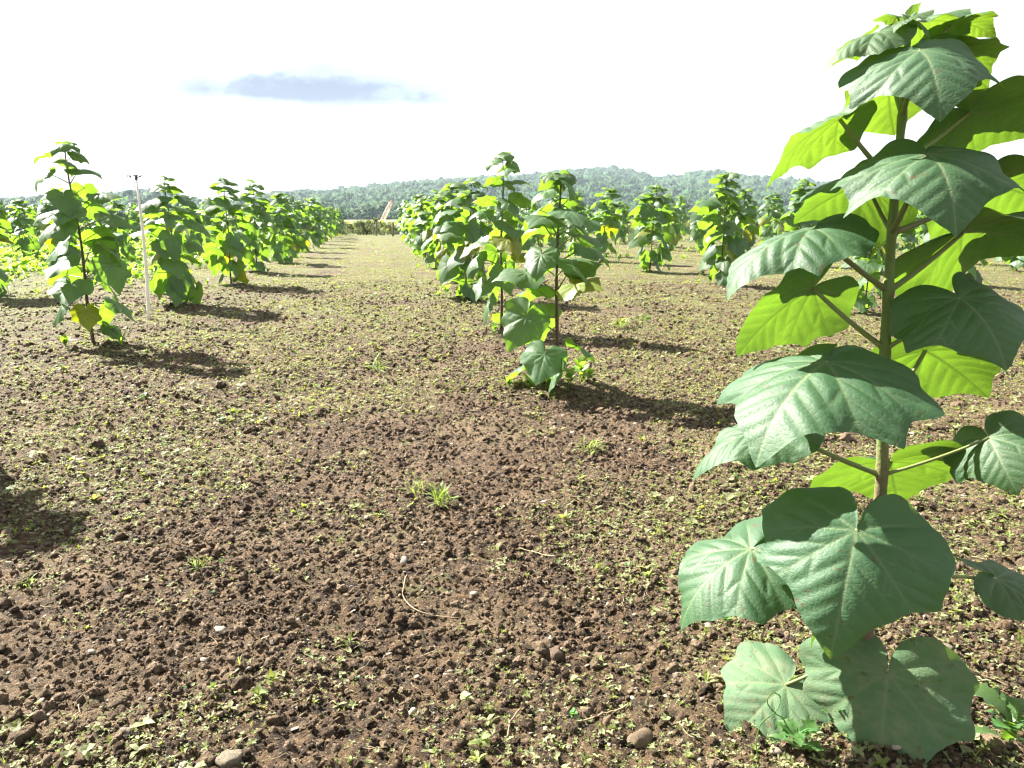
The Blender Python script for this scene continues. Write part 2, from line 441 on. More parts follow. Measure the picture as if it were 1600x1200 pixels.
def gz(x, y):
    return float(ground_h(np.array([float(x)]), np.array([float(y)]))[0])

# ------------------------------------------------------------------ far hills and their wood
SKY_PX = np.array([(-900, 312), (-300, 314), (0, 313), (110, 311), (170, 304), (200, 299), (240, 298), (285, 307), (330, 320), (400, 312), (430, 302), (520, 298),
                   (560, 293), (600, 288), (650, 282), (740, 276), (830, 273), (890, 263), (930, 259), (985, 263), (1030, 276),
                   (1060, 273), (1110, 266), (1150, 270), (1190, 275), (1260, 283), (1400, 290), (1600, 297), (2000, 302), (2600, 300)], float)
azs = []; els = []
for px, py in SKY_PX:
    r = ray(px, py); azs.append(math.atan2(r[0], r[1])); els.append(r[2] / math.hypot(r[0], r[1]))
azs = np.array(azs); els = np.array(els)
def hill_h(x, y):
    d = np.hypot(x, y); az = np.arctan2(x, y)
    ridge_d = 760 + 60 * np.sin(az * 3.1 + 0.7)
    top = np.interp(az, azs, els) * ridge_d + CAM_H - 5.0
    t = np.clip((d - 300) / (ridge_d - 300), 0, 1)
    rise = t ** 1.15
    backs = np.clip((d - ridge_d) / 500, 0, 1)
    h = top * rise * (1 - backs ** 2 * 1.3)
    h = h + 2.6 * fbm(x / 70, y / 70, 91, 3) * np.sin(np.clip(t, 0, 1) * PI) ** 0.7
    return h - 0.6 * (1 - t) - 0.3
ha = np.linspace(-1.25, 1.35, 150); hd = np.concatenate([np.linspace(300, 820, 60), np.linspace(840, 1350, 14)])
HA, HD = np.meshgrid(ha, hd)
HX = HD * np.sin(HA); HY = HD * np.cos(HA)
hills = obj('hills', grid_mesh('hills', HX, HY, hill_h(HX, HY)), M_HILL, kind='structure')

# instancing helper for uncountable stuff: points with rotation, scale and a random choice among prototypes
def instancer(name, pts, rots, scales, idx, protos, label, cat):
    me = bpy.data.meshes.new(name)
    me.vertices.add(len(pts)); me.vertices.foreach_set('co', np.asarray(pts, dtype=np.float32).reshape(-1))
    add_attr(me, 'rot', rots, 'FLOAT_VECTOR'); add_attr(me, 'siz', scales, 'FLOAT_VECTOR'); add_attr(me, 'pick', idx, 'INT')
    src = bpy.data.collections.new(name + '_shapes')
    for i, (pm, mat) in enumerate(protos):
        so = bpy.data.objects.new('%s_shape_%02d' % (name, i), pm)
        if len(pm.materials) == 0: pm.materials.append(mat)
        src.objects.link(so)
    o = obj(name, me, None, label=label, cat=cat, kind='stuff')
    ng = bpy.data.node_groups.new(name + '_scatter', 'GeometryNodeTree')
    ng.interface.new_socket('Geometry', in_out='INPUT', socket_type='NodeSocketGeometry')
    ng.interface.new_socket('Geometry', in_out='OUTPUT', socket_type='NodeSocketGeometry')
    gi = ng.nodes.new('NodeGroupInput'); go = ng.nodes.new('NodeGroupOutput')
    ip = ng.nodes.new('GeometryNodeInstanceOnPoints')
    ci = ng.nodes.new('GeometryNodeCollectionInfo')
    ci.inputs['Collection'].default_value = src
    ci.inputs['Separate Children'].default_value = True
    ci.inputs['Reset Children'].default_value = True
    ip.inputs['Pick Instance'].default_value = True
    def na(n, t):
        a = ng.nodes.new('GeometryNodeInputNamedAttribute'); a.data_type = t; a.inputs['Name'].default_value = n
        return a.outputs['Attribute']
    ng.links.new(gi.outputs[0], ip.inputs['Points'])
    ng.links.new(ci.outputs[0], ip.inputs['Instance'])
    ng.links.new(na('pick', 'INT'), ip.inputs['Instance Index'])
    e2r = ng.nodes.new('FunctionNodeEulerToRotation')
    ng.links.new(na('rot', 'FLOAT_VECTOR'), e2r.inputs[0]); ng.links.new(e2r.outputs[0], ip.inputs['Rotation'])
    ng.links.new(na('siz', 'FLOAT_VECTOR'), ip.inputs['Scale'])
    ng.links.new(ip.outputs[0], go.inputs[0])
    md = o.modifiers.new('scatter', 'NODES'); md.node_group = ng
    return o

import bmesh
from mathutils import noise as mnoise
def lump_mesh(name, sub, amp, freq, seed, flat=1.0, smooth=True, amp2=0.0):
    bm = bmesh.new(); bmesh.ops.create_icosphere(bm, subdivisions=sub, radius=1.0)
    off = Vector((seed * 3.7, seed * 1.9, seed * 5.1))
    for v in bm.verts:
        n = mnoise.noise(v.co * freq + off) * amp + (mnoise.noise(v.co * freq * (2.6 if sub < 4 else 4.2) + off) * amp2 if amp2 else 0)
        v.co = v.co * (1 + n); v.co.z *= flat
    me = bpy.data.meshes.new(name); bm.to_mesh(me); bm.free()
    me.polygons.foreach_set('use_smooth', np.full(len(me.polygons), smooth)); return me

crowns = [(lump_mesh('forest_crown', 4, 0.45, 1.9, i + 1, 0.85, True, 0.55), M_CROWN) for i in range(5)]
NF = 42000
fa = rng.uniform(-0.62, 0.86, NF); fd = np.sqrt(rng.uniform(235 ** 2, 800 ** 2, NF))
fx, fy = fd * np.sin(fa), fd * np.cos(fa)
fs = np.clip(rng.lognormal(math.log(2.5), 0.30, NF), 1.3, 5.5) * np.clip(fd / 420, .45, 1)
fz = np.maximum(hill_h(fx, fy), -0.3) + fs * 0.45
instancer('forest', np.stack([fx, fy, fz], 1), np.stack([rng.uniform(-.2, .2, NF), rng.uniform(-.2, .2, NF), rng.uniform(0, 6.28, NF)], 1),
          np.stack([fs, fs, fs * rng.uniform(.75, 1.3, NF)], 1), rng.integers(0, 5, NF), crowns,
          'hazy blue green forest covering the far hills', 'forest')

# ------------------------------------------------------------------ soil litter: clods, pebbles, straw
def scatter_xy(n, rmin, rmax, power=1.0):
    # positions on the ground in front of the viewer, denser close by
    out_ = []
    while sum(len(o) for o in out_) < n:
        m = n * 2
        d = rmin * (rmax / rmin) ** (rng.uniform(0, 1, m) ** power)
        az = YAW + rng.uniform(-0.72, 0.72, m)
        out_.append(np.stack([d * np.sin(az), d * np.cos(az)], 1))
    return np.concatenate(out_)[:n]
clod_shapes = [(lump_mesh('clod', 3, 0.5, 1.5, 10 + i, 0.72, True, 0.38), M_CLOD) for i in range(6)]
NC = 150000
cxy = scatter_xy(NC, 1.4, 18.0, 0.8)
keep = 1.1 * fbm(cxy[:, 0] * 1.1, cxy[:, 1] * 1.1, 200, 3) + rng.uniform(-.9, .9, NC) > -0.25
cxy = cxy[keep]; NC = len(cxy)
cs = np.clip(rng.lognormal(math.log(0.0048), 0.58, NC), 0.0025, 0.019)
cs = np.where(rng.uniform(0, 1, NC) < .012, cs * 1.8, cs)
cd = np.hypot(cxy[:, 0], cxy[:, 1]); cs *= np.clip(0.75 + cd * 0.08, 1, 1.8)
cz = ground_h(cxy[:, 0], cxy[:, 1]) + cs * 0.25
instancer('soil_clods', np.stack([cxy[:, 0], cxy[:, 1], cz], 1), rng.uniform(0, 6.28, (NC, 3)) * np.array([.15, .15, 1]),
          cs[:, None] * rng.uniform(.75, 1.3, (NC, 3)), rng.integers(0, 6, NC), clod_shapes,
          'crumbly dark brown soil clods strewn over the field', 'soil')
peb_shapes = [(lump_mesh('pebble', 2, 0.6, 1.1, 40 + i, 0.5, True, .2), M_PEBBLE) for i in range(5)]
NP_ = 2600
pxy = scatter_xy(NP_, 1.4, 22.0, 0.8)
ps = np.clip(rng.lognormal(math.log(0.0055), 0.5, NP_), 0.0025, 0.015) * np.clip(0.8 + np.hypot(pxy[:, 0], pxy[:, 1]) * 0.06, 1, 1.8)
pz = ground_h(pxy[:, 0], pxy[:, 1]) + ps * 0.08
instancer('pebbles', np.stack([pxy[:, 0], pxy[:, 1], pz], 1), np.stack([rng.uniform(-.4, .4, NP_), rng.uniform(-.4, .4, NP_), rng.uniform(0, 6.28, NP_)], 1),
          ps[:, None] * rng.uniform(.7, 1.35, (NP_, 3)), rng.integers(0, 5, NP_), peb_shapes,
          'small pale pebbles scattered in the brown soil', 'pebbles')

def tube(pts, radii, sides=6, cap=True):
    pts = np.asarray(pts, float); n = len(pts)
    tan = np.gradient(pts, axis=0); tan /= np.linalg.norm(tan, axis=1)[:, None] + 1e-9
    ref = np.array([0.31, 0.2, 0.93]) if abs(tan[0, 2]) < 0.8 else np.array([1.0, 0.13, 0.0])
    vs_ = []
    for i in range(n):
        a = np.cross(tan[i], ref); a /= np.linalg.norm(a); b = np.cross(tan[i], a)
        for k in range(sides):
            t = 2 * PI * k / sides
            vs_.append(pts[i] + radii[i] * (math.cos(t) * a + math.sin(t) * b))
    q = []
    for i in range(n - 1):
        for k in range(sides):
            q.append((i * sides + k, (i + 1) * sides + k, (i + 1) * sides + (k + 1) % sides, i * sides + (k + 1) % sides))
    v = np.array(vs_); tr = []
    if cap:
        c0, c1 = len(v), len(v) + 1
        v = np.vstack([v, pts[:1], pts[-1:]])
        for k in range(sides):
            tr.append((c0, k, (k + 1) % sides)); e = (n - 1) * sides
            tr.append((c1, e + (k + 1) % sides, e + k))
    return v, np.array(tr, int).reshape(-1, 3), np.array(q, int).reshape(-1, 4)
def merge(parts):
    V, T, Q = [], [], []; o = 0
    for v, t, q in parts:
        V.append(v)
        if len(t): T.append(np.asarray(t) + o)
        if len(q): Q.append(np.asarray(q) + o)
        o += len(v)
    return np.concatenate(V), (np.concatenate(T) if T else None), (np.concatenate(Q) if Q else None)
def tube_mesh(name, pts, radii, sides=6):
    v, t, q = tube(pts, radii, sides); return fast_mesh(name, v, t, q)

straw_shapes = []
for i in range(5):
    r_ = np.random.default_rng(300 + i); n = 6; t = np.linspace(-1, 1, n)
    pts = np.stack([t, 0.25 * r_.normal() * t ** 2 + 0.1 * r_.normal(size=n), 0.10 * np.abs(r_.normal(size=n))], 1)
    straw_shapes.append((tube_mesh('straw', pts, np.full(n, 0.028), 4), M_STRAW))
NS = 800
sxy = scatter_xy(NS, 1.4, 9.0, 0.8); ss = rng.uniform(0.012, 0.05, NS)
instancer('straw_litter', np.stack([sxy[:, 0], sxy[:, 1], ground_h(sxy[:, 0], sxy[:, 1]) + 0.006], 1),
          np.stack([rng.uniform(-.2, .2, NS), rng.uniform(-.3, .3, NS), rng.uniform(0, 6.28, NS)], 1),
          ss[:, None] * np.ones((1, 3)), rng.integers(0, 5, NS), straw_shapes, 'bits of dry straw and roots on the soil', 'straw')

# ------------------------------------------------------------------ weed seedlings
def small_leaf(az, el, L, W, base=(0, 0, 0), curve=0.5, n=3):
    """a little folded leaf: strip of n+1 stations, three verts across"""
    v = []; f = []
    ca, sa = math.cos(az), math.sin(az)
    x = z = 0.0; ang = el
    for i in range(n + 1):
        t = i / n
        w = W * math.sin(PI * min(1, 0.12 + 0.88 * t) ** 0.8) * (1.0 if i < n else 0.0) + 0.02 * W
        for sgn, dz in ((-1, 0.18 * w), (0, 0), (1, 0.18 * w)):
            lx, ly, lz = x, sgn * w, z + dz
            v.append((base[0] + ca * lx - sa * ly, base[1] + sa * lx + ca * ly, base[2] + lz))
        x += math.cos(ang) * L / n; z += math.sin(ang) * L / n; ang -= curve / n
    for i in range(n):
        for k in (0, 1):
            a = i * 3 + k; f.append((a, a + 3, a + 4, a + 1))
    return np.array(v), np.zeros((0, 3), int), np.array(f)
def rosette(seed, nl, L, W, el, stem=0.0):
    r_ = np.random.default_rng(seed); parts = []
    for k in range(nl):
        a = 2 * PI * k / nl + r_.normal(0, .35)
        parts.append(small_leaf(a, el + r_.normal(0, .3), L * r_.uniform(.6, 1.2), W * r_.uniform(.7, 1.2), (0, 0, stem * r_.uniform(.4, 1)), r_.uniform(.2, 1.2), 2 if nl < 7 else 3))
    if stem: parts.append(tube([(0, 0, -.1), (0.02, 0.01, stem)], [0.03, 0.02], 4))
    return fast_mesh('seedling', *merge(parts))
def grass_tuft(seed, nl, L, W):
    r_ = np.random.default_rng(seed); parts = []
    for k in range(nl):
        a = r_.uniform(0, 2 * PI)
        parts.append(small_leaf(a, r_.uniform(0.7, 1.45), L * r_.uniform(.5, 1.1), W, (0, 0, -.03), r_.uniform(.4, 1.6), 3))
    return fast_mesh('grass_sprig', *merge(parts))
weed_shapes = [(rosette(1, 4, .9, .20, .45, .35), M_WEED), (rosette(2, 6, 1., .17, .55, .3), M_WEED), (rosette(3, 5, .8, .32, .6, .7), M_WEED_PALE),
               (rosette(4, 3, .8, .3, .3, .4), M_WEED_PALE), (grass_tuft(5, 4, 1.5, .06), M_WEED), (grass_tuft(6, 6, 1.3, .07), M_WEED_PALE),
               (rosette(7, 9, 1., .22, .6, .6), M_WEED), (rosette(8, 8, 1., .3, .5, .9), M_WEED_GREEN)]
def weed_density(x, y):
    d = np.hypot(x, y)
    p = 0.5 + 1.5 * fbm(x * 0.6, y * 0.6, 400, 4) + 0.6 * fbm(x * 3.5, y * 3.5, 410, 2)
    p = p + np.clip((d - 3.5) / 9, -0.12, 0.25)
    alley = np.exp(-((x + 0.9) / 1.7) ** 2) + np.exp(-((x - 4.3) / 1.6) ** 2)
    p = p + 0.30 * alley * np.clip((d - 3) / 6, 0, 1) - 0.05
    rowm = np.exp(-((x + 3.3) / .9) ** 2) + np.exp(-((x - 1.43) / .8) ** 2) + np.exp(-((x - 7) / 1.0) ** 2)
    p = p - 0.3 * rowm * np.clip((d - 4) / 5, 0, 1)
    return p
NW = 400000
wxy = scatter_xy(NW, 1.5, 60.0, 0.62)
p = weed_density(wxy[:, 0], wxy[:, 1])
p = p * np.clip(np.hypot(wxy[:, 0], wxy[:, 1]) / 4.5, .68, 1)
wxy = wxy[(rng.uniform(0.0, 1.05, NW) < p)]
NW = len(wxy); wd = np.hypot(wxy[:, 0], wxy[:, 1])
ws = np.clip(rng.lognormal(math.log(0.0086), 0.55, NW), 0.004, 0.06) * np.clip(0.72 + wd * 0.06, 0.85, 2.2)
wi = rng.choice(8, NW, p=[.2, .17, .17, .21, .09, .08, .07, .01])
instancer('weed_seedlings', np.stack([wxy[:, 0], wxy[:, 1], ground_h(wxy[:, 0], wxy[:, 1]) + 0.004], 1),
          np.stack([rng.uniform(-.35, .35, NW), rng.uniform(-.35, .35, NW), rng.uniform(0, 6.28, NW)], 1),
          ws[:, None] * rng.uniform(.8, 1.25, (NW, 1)) * np.ones((1, 3)), wi, weed_shapes,
          'tiny yellow green weed seedlings sprouting across the soil', 'weeds')
# taller fresh green herbs between the far left rows and around the sapling feet
hp = []
for (bx, by) in ALL:
    if 6 < math.hypot(bx, by) < 40 and rng.uniform() < 0.85:
        k = rng.integers(3, 11)
        hp.append(np.stack([bx + rng.normal(0, .22, k), by + rng.normal(0, .22, k)], 1))
k = 12000
q = np.stack([rng.uniform(-34, -5.2, k), rng.uniform(15, 57, k)], 1)
q = q[fbm(q[:, 0] * .25, q[:, 1] * .25, 500, 3) + rng.uniform(-.5, .5, k) > -0.15]; hp.append(q)
k = 1500
q = np.stack([rng.uniform(3, 45, k), rng.uniform(24, 57, k)], 1)
q = q[fbm(q[:, 0] * .25, q[:, 1] * .25, 520, 3) + rng.uniform(-.5, .5, k) > 0.15]; hp.append(q)
hxy = np.concatenate(hp); NH = len(hxy)
hs = rng.uniform(0.05, 0.15, NH) * np.where((hxy[:, 0] < -5) & (hxy[:, 1] > 14), 1.5, 1)
instancer('green_herbs', np.stack([hxy[:, 0], hxy[:, 1], ground_h(hxy[:, 0], hxy[:, 1])], 1),
          np.stack([rng.uniform(-.2, .2, NH), rng.uniform(-.2, .2, NH), rng.uniform(0, 6.28, NH)], 1), hs[:, None] * np.ones((1, 3)),
          rng.integers(0, 4, NH), [(rosette(21, 11, 1., .26, .8, 1.0), M_HERB), (rosette(22, 9, 1., .3, .7, 1.2), M_HERB), (grass_tuft(23, 12, 2.0, .07), M_HERB), (rosette(24, 12, 1., .22, .9, .8), M_HERB)],
          'fresh green ground cover between the rows on the left', 'ground cover')
# dry reed and scrub band behind the field
NR = 11000
rx = rng.uniform(-75, 85, NR); ry = rng.uniform(58.5, 72, NR)
rs = rng.uniform(0.65, 1.2, NR) * np.clip(0.72 + 0.75 * fbm(rx * .55, ry * .55, 600, 3), .3, 1.3)
instancer('reed_band', np.stack([rx, ry, ground_h(rx, ry)], 1), np.stack([rng.uniform(-.15, .15, NR), rng.uniform(-.15, .15, NR), rng.uniform(0, 6.28, NR)], 1),
          rs[:, None] * np.array([[0.75, 0.75, 1.0]]), rng.integers(0, 4, NR),
          [(grass_tuft(31, 12, 1.25, .03), M_REED), (grass_tuft(32, 10, 1.1, .04), M_REED), (rosette(33, 12, .5, .16, .8, .9), M_REED), (rosette(34, 14, .45, .2, .7, .8), M_WEED)],
          'band of dry yellow reeds and scrub closing the alley', 'reeds')

# ------------------------------------------------------------------ sapling leaves
OUT_DEG = np.array([0, 4, 9, 16, 26, 38, 50, 62, 76, 92, 110, 128, 144, 157, 167, 174, 178.5])
OUT_R = np.array([1.0, .92, .84, .765, .695, .645, .625, .61, .60, .59, .565, .525, .465, .395, .295, .165, .05])
def outline(th, lobe):
    d = np.abs(np.degrees(th))
    r = np.interp(d, OUT_DEG, OUT_R)
    return r + 1.25 * lobe * np.exp(-np.abs((d - 55) / 9.0) ** 1.4) + 0.5 * lobe * np.exp(-np.abs((d - 98) / 8.0) ** 1.4)
def vein_segments():
    S = []                                        # (x0,y0,x1,y1,weight)
    S.append((0, 0, 1.0, 0, 1.0))
    for s in (-1, 1):
        for ang, L in ((40, .74), (80, .60), (122, .48)):
            a = math.radians(ang); S.append((0, 0, L * math.cos(a), s * L * math.sin(a), 0.85))
        for t, L in ((.24, .42), (.40, .36), (.55, .29), (.69, .21), (.82, .13)):
            S.append((t, 0, t + L * math.cos(.80), s * L * math.sin(.80), 0.5))
        a = math.radians(40)
        for t, L, da in ((.22, .34, .75), (.40, .26, .72), (.56, .17, .7), (.34, .22, -.7), (.55, .15, -.75)):
            x0, y0 = t * math.cos(a), t * math.sin(a)
            S.append((x0, s * y0, x0 + L * math.cos(a + da), s * (y0 + L * math.sin(a + da)), 0.45))
        a = math.radians(80)
        for t, L, da in ((.22, .24, .7), (.40, .16, .7), (.3, .16, -.6)):
            x0, y0 = t * math.cos(a), t * math.sin(a)
            S.append((x0, s * y0, x0 + L * math.cos(a + da), s * (y0 + L * math.sin(a + da)), 0.4))
    return S
VEINS = vein_segments()
def blade(nth, nr, kx=1.0, ky=1.0, wave=0.03, seed=0, wid=1.0, lobe=0.05, quilt=0.022, lift=0.15, skew=0.0, cup=0.0):
    """Heart-shaped blade, petiole joint at the origin, tip towards +X, upper side +Z, unit length."""
    r_ = np.random.default_rng(seed + 1000)
    u = np.linspace(-1, 1, nth)
    th = np.sign(u) * (np.abs(u) ** 1.25) * math.radians(178.5)
    R = outline(th, lobe) * (1 + 0.012 * np.sin(th * 17 + seed) + 0.015 * np.sin(th * 7 + seed * 2.1))
    rr = (np.arange(1, nr + 1) / nr) ** 0.9
    x = (rr[:, None] * (R * np.cos(th))[None, :]).reshape(-1)
    y = (rr[:, None] * (R * np.sin(th))[None, :]).reshape(-1)
    rad = np.repeat(rr, nth); tht = np.tile(th, nr)
    x = np.concatenate([[0], x]); y = np.concatenate([[0], y]); rad = np.concatenate([[0], rad]); tht = np.concatenate([[0], tht])
    lx, ly = x.copy(), y.copy()
    dmin = np.full(len(x), 9.0); vein = np.zeros(len(x)); groove = np.zeros(len(x))
    for (x0, y0, x1, y1, w) in VEINS:
        ex, ey = x1 - x0, y1 - y0; L2 = ex * ex + ey * ey
        t = np.clip(((x - x0) * ex + (y - y0) * ey) / L2, 0, 1)
        d = np.hypot(x - x0 - t * ex, y - y0 - t * ey)
        dmin = np.minimum(dmin, d / (0.35 + 0.65 * w) * 1.0)
        vein = np.maximum(vein, w * np.exp(-(d / ((0.005 if nr > 40 else 0.009) + 0.010 * w * (1 - t))) ** 2))
    q = 1 - np.exp(-(dmin / 0.055) ** 1.3)
    y = y * wid
    z = quilt * q * np.clip(rad * 4, 0, 1) * (1 - 0.35 * rad)
    z = z + wave * np.sin(tht * r_.choice([3, 4, 5]) + r_.uniform(0, 6.28)) * rad ** 2.2 + 0.5 * wave * np.sin(tht * 9 + r_.uniform(0, 6.28)) * rad ** 4
    z = z + lift * np.clip(-x, 0, 1) * 0.8
    z = z + cup * np.abs(y)
    kyy = np.where(y > 0, ky * (1 + skew), ky * (1 - skew)) + 1e-4
    ay = np.abs(y)
    Yb = np.sign(y) * np.sin(kyy * ay) / kyy
    Zb = -(1 - np.cos(kyy * ay)) / kyy
    # keep the relief normal to the bent surface
    Yb = Yb + np.sign(y) * np.sin(kyy * ay) * z; Zb = Zb + np.cos(kyy * ay) * z
    tt = np.linspace(-0.7, 1.25, 200)
    al = np.where(tt > 0, kx * np.abs(tt) ** 1.25, 0.45 * kx * tt)
    cx = np.concatenate([[0], np.cumsum(np.cos(al)[:-1] * np.diff(tt))]); cz = np.concatenate([[0], np.cumsum(-np.sin(al)[:-1] * np.diff(tt))])
    cx -= np.interp(0, tt, cx); cz -= np.interp(0, tt, cz)
    A = np.interp(x, tt, al)
    X = np.interp(x, tt, cx) + np.sin(A) * Zb; Z = np.interp(x, tt, cz) + np.cos(A) * Zb
    v = np.stack([X, Yb, Z], 1)
    tri = np.array([(0, 1 + i, 2 + i) for i in range(nth - 1)])
    i = 1 + np.arange(nr * nth).reshape(nr, nth)
    qd = np.stack([i[:-1, :-1], i[1:, :-1], i[1:, 1:], i[:-1, 1:]], -1).reshape(-1, 4)
    tip = v[1 + (nr - 1) * nth + nth // 2]
    return v, tri, qd, vein, np.stack([lx, ly, np.full(len(lx), seed * 1.7)], 1), tip

def pool_leaf(name, nth, nr, seed, cls, psides):
    """Leaf with its petiole: origin at the stem, pointing +X. Returns blade mesh data and petiole mesh data."""
    r_ = np.random.default_rng(seed * 77 + {'up': 1, 'mid': 2, 'low': 3}[cls])
    if cls == 'up': pe, pl, pitch, kx, ky = r_.uniform(.5, .9), r_.uniform(.55, .9), r_.uniform(-.3, .25), r_.uniform(.9, 1.5), r_.uniform(.8, 1.6)
    elif cls == 'mid': pe, pl, pitch, kx, ky = r_.uniform(.35, .75), r_.uniform(.8, 1.25), r_.uniform(-.6, .15), r_.uniform(.7, 1.3), r_.uniform(.7, 1.7)
    else: pe, pl, pitch, kx, ky = r_.uniform(.05, .4), r_.uniform(.6, 1.0), r_.uniform(-1.15, -.45), r_.uniform(.4, .9), r_.uniform(.4, 1.1)
    v, tri, qd, vein, lc, tip = blade(nth, nr, kx, ky, r_.uniform(.02, .06), seed, r_.uniform(.92, 1.12), r_.uniform(.03, .12), 0.034, r_.uniform(.1, .4), r_.normal(0, .15))
    roll = r_.normal(0, .3); yawl = r_.normal(0, .3)
    Mx = np.array(Matrix.Rotation(yawl, 3, 'Z') @ Matrix.Rotation(-pitch, 3, 'Y') @ Matrix.Rotation(roll, 3, 'X'))
    J = np.array([pl * math.cos(pe), 0, pl * math.sin(pe)])
    v = v @ Mx.T + J
    t = np.linspace(0, 1, 6)
    pp = np.stack([J[0] * (t * 0.92 + .08 * t ** 2), 0 * t, J[2] * (1.12 * t - .12 * t ** 2)], 1)
    pv, pt, pq = tube(pp, np.linspace(.024, .014, 6), psides)
    return (v, tri, qd, vein, lc), (pv, pt, pq)
def blade_mesh(name, b):
    v, tri, qd, vein, lc = b
    me = fast_mesh(name, v, tri, qd); add_attr(me, 'vein', vein); add_attr(me, 'lc', lc, 'FLOAT_VECTOR'); return me
def joined_leaf_mesh(name, b, p):
    v, tri, qd, vein, lc = b; pv, pt, pq = p; n = len(v)
    T = np.concatenate([tri, pt + n]); Q = np.concatenate([qd, pq + n])
    mats = np.concatenate([np.zeros(len(tri)), np.ones(len(pt)), np.zeros(len(qd)), np.ones(len(pq))])
    me = fast_mesh(name, np.vstack([v, pv]), T, Q, mats=mats)
    add_attr(me, 'vein', np.concatenate([vein, np.zeros(len(pv))])); add_attr(me, 'lc', np.vstack([lc, np.zeros((len(pv), 3))]), 'FLOAT_VECTOR')
    return me
NEARP, MIDP, FARP = {}, {}, {}
for cls in ('up', 'mid', 'low'):
    NEARP[cls] = []; MIDP[cls] = []; FARP[cls] = []
    mat = M_LEAF_YOUNG if cls == 'up' else M_LEAF
    for s_ in range(9):
        b, pt_ = pool_leaf('leaf', 61, 13, s_, cls, 6)
        mb = blade_mesh('leaf', b); mb.materials.append(mat)
        mp_ = fast_mesh('petiole', *pt_); mp_.materials.append(M_PETIOLE)
        NEARP[cls].append((mb, mp_))
    for s_ in range(9):
        b, pt_ = pool_leaf('leaf', 27, 5, s_ + 20, cls, 4)
        ml = joined_leaf_mesh('leaf', b, pt_); ml.materials.append(mat); ml.materials.append(M_PETIOLE)
        MIDP[cls].append(ml)
    for s_ in range(6):
        FARP[cls].append(pool_leaf('leaf', 13, 3, s_ + 40, cls, 3))

def leaf_plan(H, seed, lush=1.17, step=0.106):
    """(z, azimuth, scale, class, yellow) for every leaf of a sapling of height H"""
    r_ = np.random.default_rng(seed)
    n = max(6, int(round(H / step))); L = []
    a0 = r_.uniform(0, PI)
    for i in range(n):
        t = i / (n - 1)
        z = 0.13 + (H - 0.17) * t ** 0.86
        s = np.interp(t, [0, .15, .35, .6, .8, .93, 1], [.25, .295, .315, .285, .245, .205, .165]) * lush
        for side in (0, 1):
            if t < .25 and r_.uniform() < .12: continue
            cls = 'up' if t > .78 else ('low' if t < .30 else 'mid')
            if cls == 'mid' and r_.uniform() < .15: cls = 'low'
            az = a0 + (i % 2) * PI / 2 + side * PI + r_.normal(0, .25)
            # yellowing blades sit low, picked at random
            yel = t < .42 and r_.uniform() < 0.08
            L.append((z + r_.normal(0, .012), az, s * r_.uniform(.85, 1.15), cls, yel))
    for k in range(6):
        L.append((H - .02 - .01 * k, k * 2.4 + r_.uniform(0, 1), .10 * r_.uniform(.7, 1.3), 'up', False))
    return L
def stem_pts(H, seed, n=14):
    r_ = np.random.default_rng(seed + 5); z = np.linspace(-0.06, H, n)
    b1, b2 = r_.normal(0, .03, 2); p1 = r_.uniform(0, 6)
    return np.stack([b1 * z + .012 * np.sin(z * 4 + p1) - .012 * math.sin(p1), b2 * z + .012 * np.cos(z * 3.3 + p1) - .012 * math.cos(p1), z], 1)
def stem_at(P, z):
    return np.array([np.interp(z, P[:, 2], P[:, 0]), np.interp(z, P[:, 2], P[:, 1]), z])

ORD = ['first', 'second', 'third', 'fourth', 'fifth', 'sixth', 'seventh', 'eighth', 'ninth', 'tenth', 'eleventh', 'twelfth', 'thirteenth', 'fourteenth', 'fifteenth', 'sixteenth', 'seventeenth', 'eighteenth']
ROWNAME = {'L1': 'the row just left of the alley', 'R1': 'the row just right of the alley',
           'L2': 'the second row left of the alley', 'L3': 'the third row left of the alley', 'L4': 'the fourth row left of the alley',
           'L5': 'the fifth row left of the alley', 'L6': 'the sixth row left of the alley',
           'R2': 'the second row right of the alley', 'R3': 'the third row right of the alley', 'R4': 'the fourth row right of the alley',
           'R5': 'the fifth row right of the alley', 'R6': 'the sixth row right of the alley', 'R7': 'the seventh row right of the alley', 'R8': 'the eighth row right of the alley', 'R9': 'the ninth row right of the alley', 'R10': 'the tenth row right of the alley'}
SPECIAL = {('L1', 0): 'sapling just outside the left edge whose shadow darkens the soil',
           ('L1', 1): 'tall sapling left of the white sprinkler pole, nearest on the left',
           ('L1', 2): 'sapling standing just right of the white sprinkler pole',
           ('R1', 1): 'sapling in the middle foreground with large drooping leaves',
           ('R1', 2): 'tallest sapling standing right behind the middle foreground one',
           ('R2', 0): 'short low bushy sapling seen behind the large foreground stem',
           ('R2', 1): 'leafy tall sapling just left of the large foreground plant',
           ('L2', 0): 'sapling cut off by the left edge of the picture'}
GROUP = 'young saplings planted in rows'
far_cache = {}
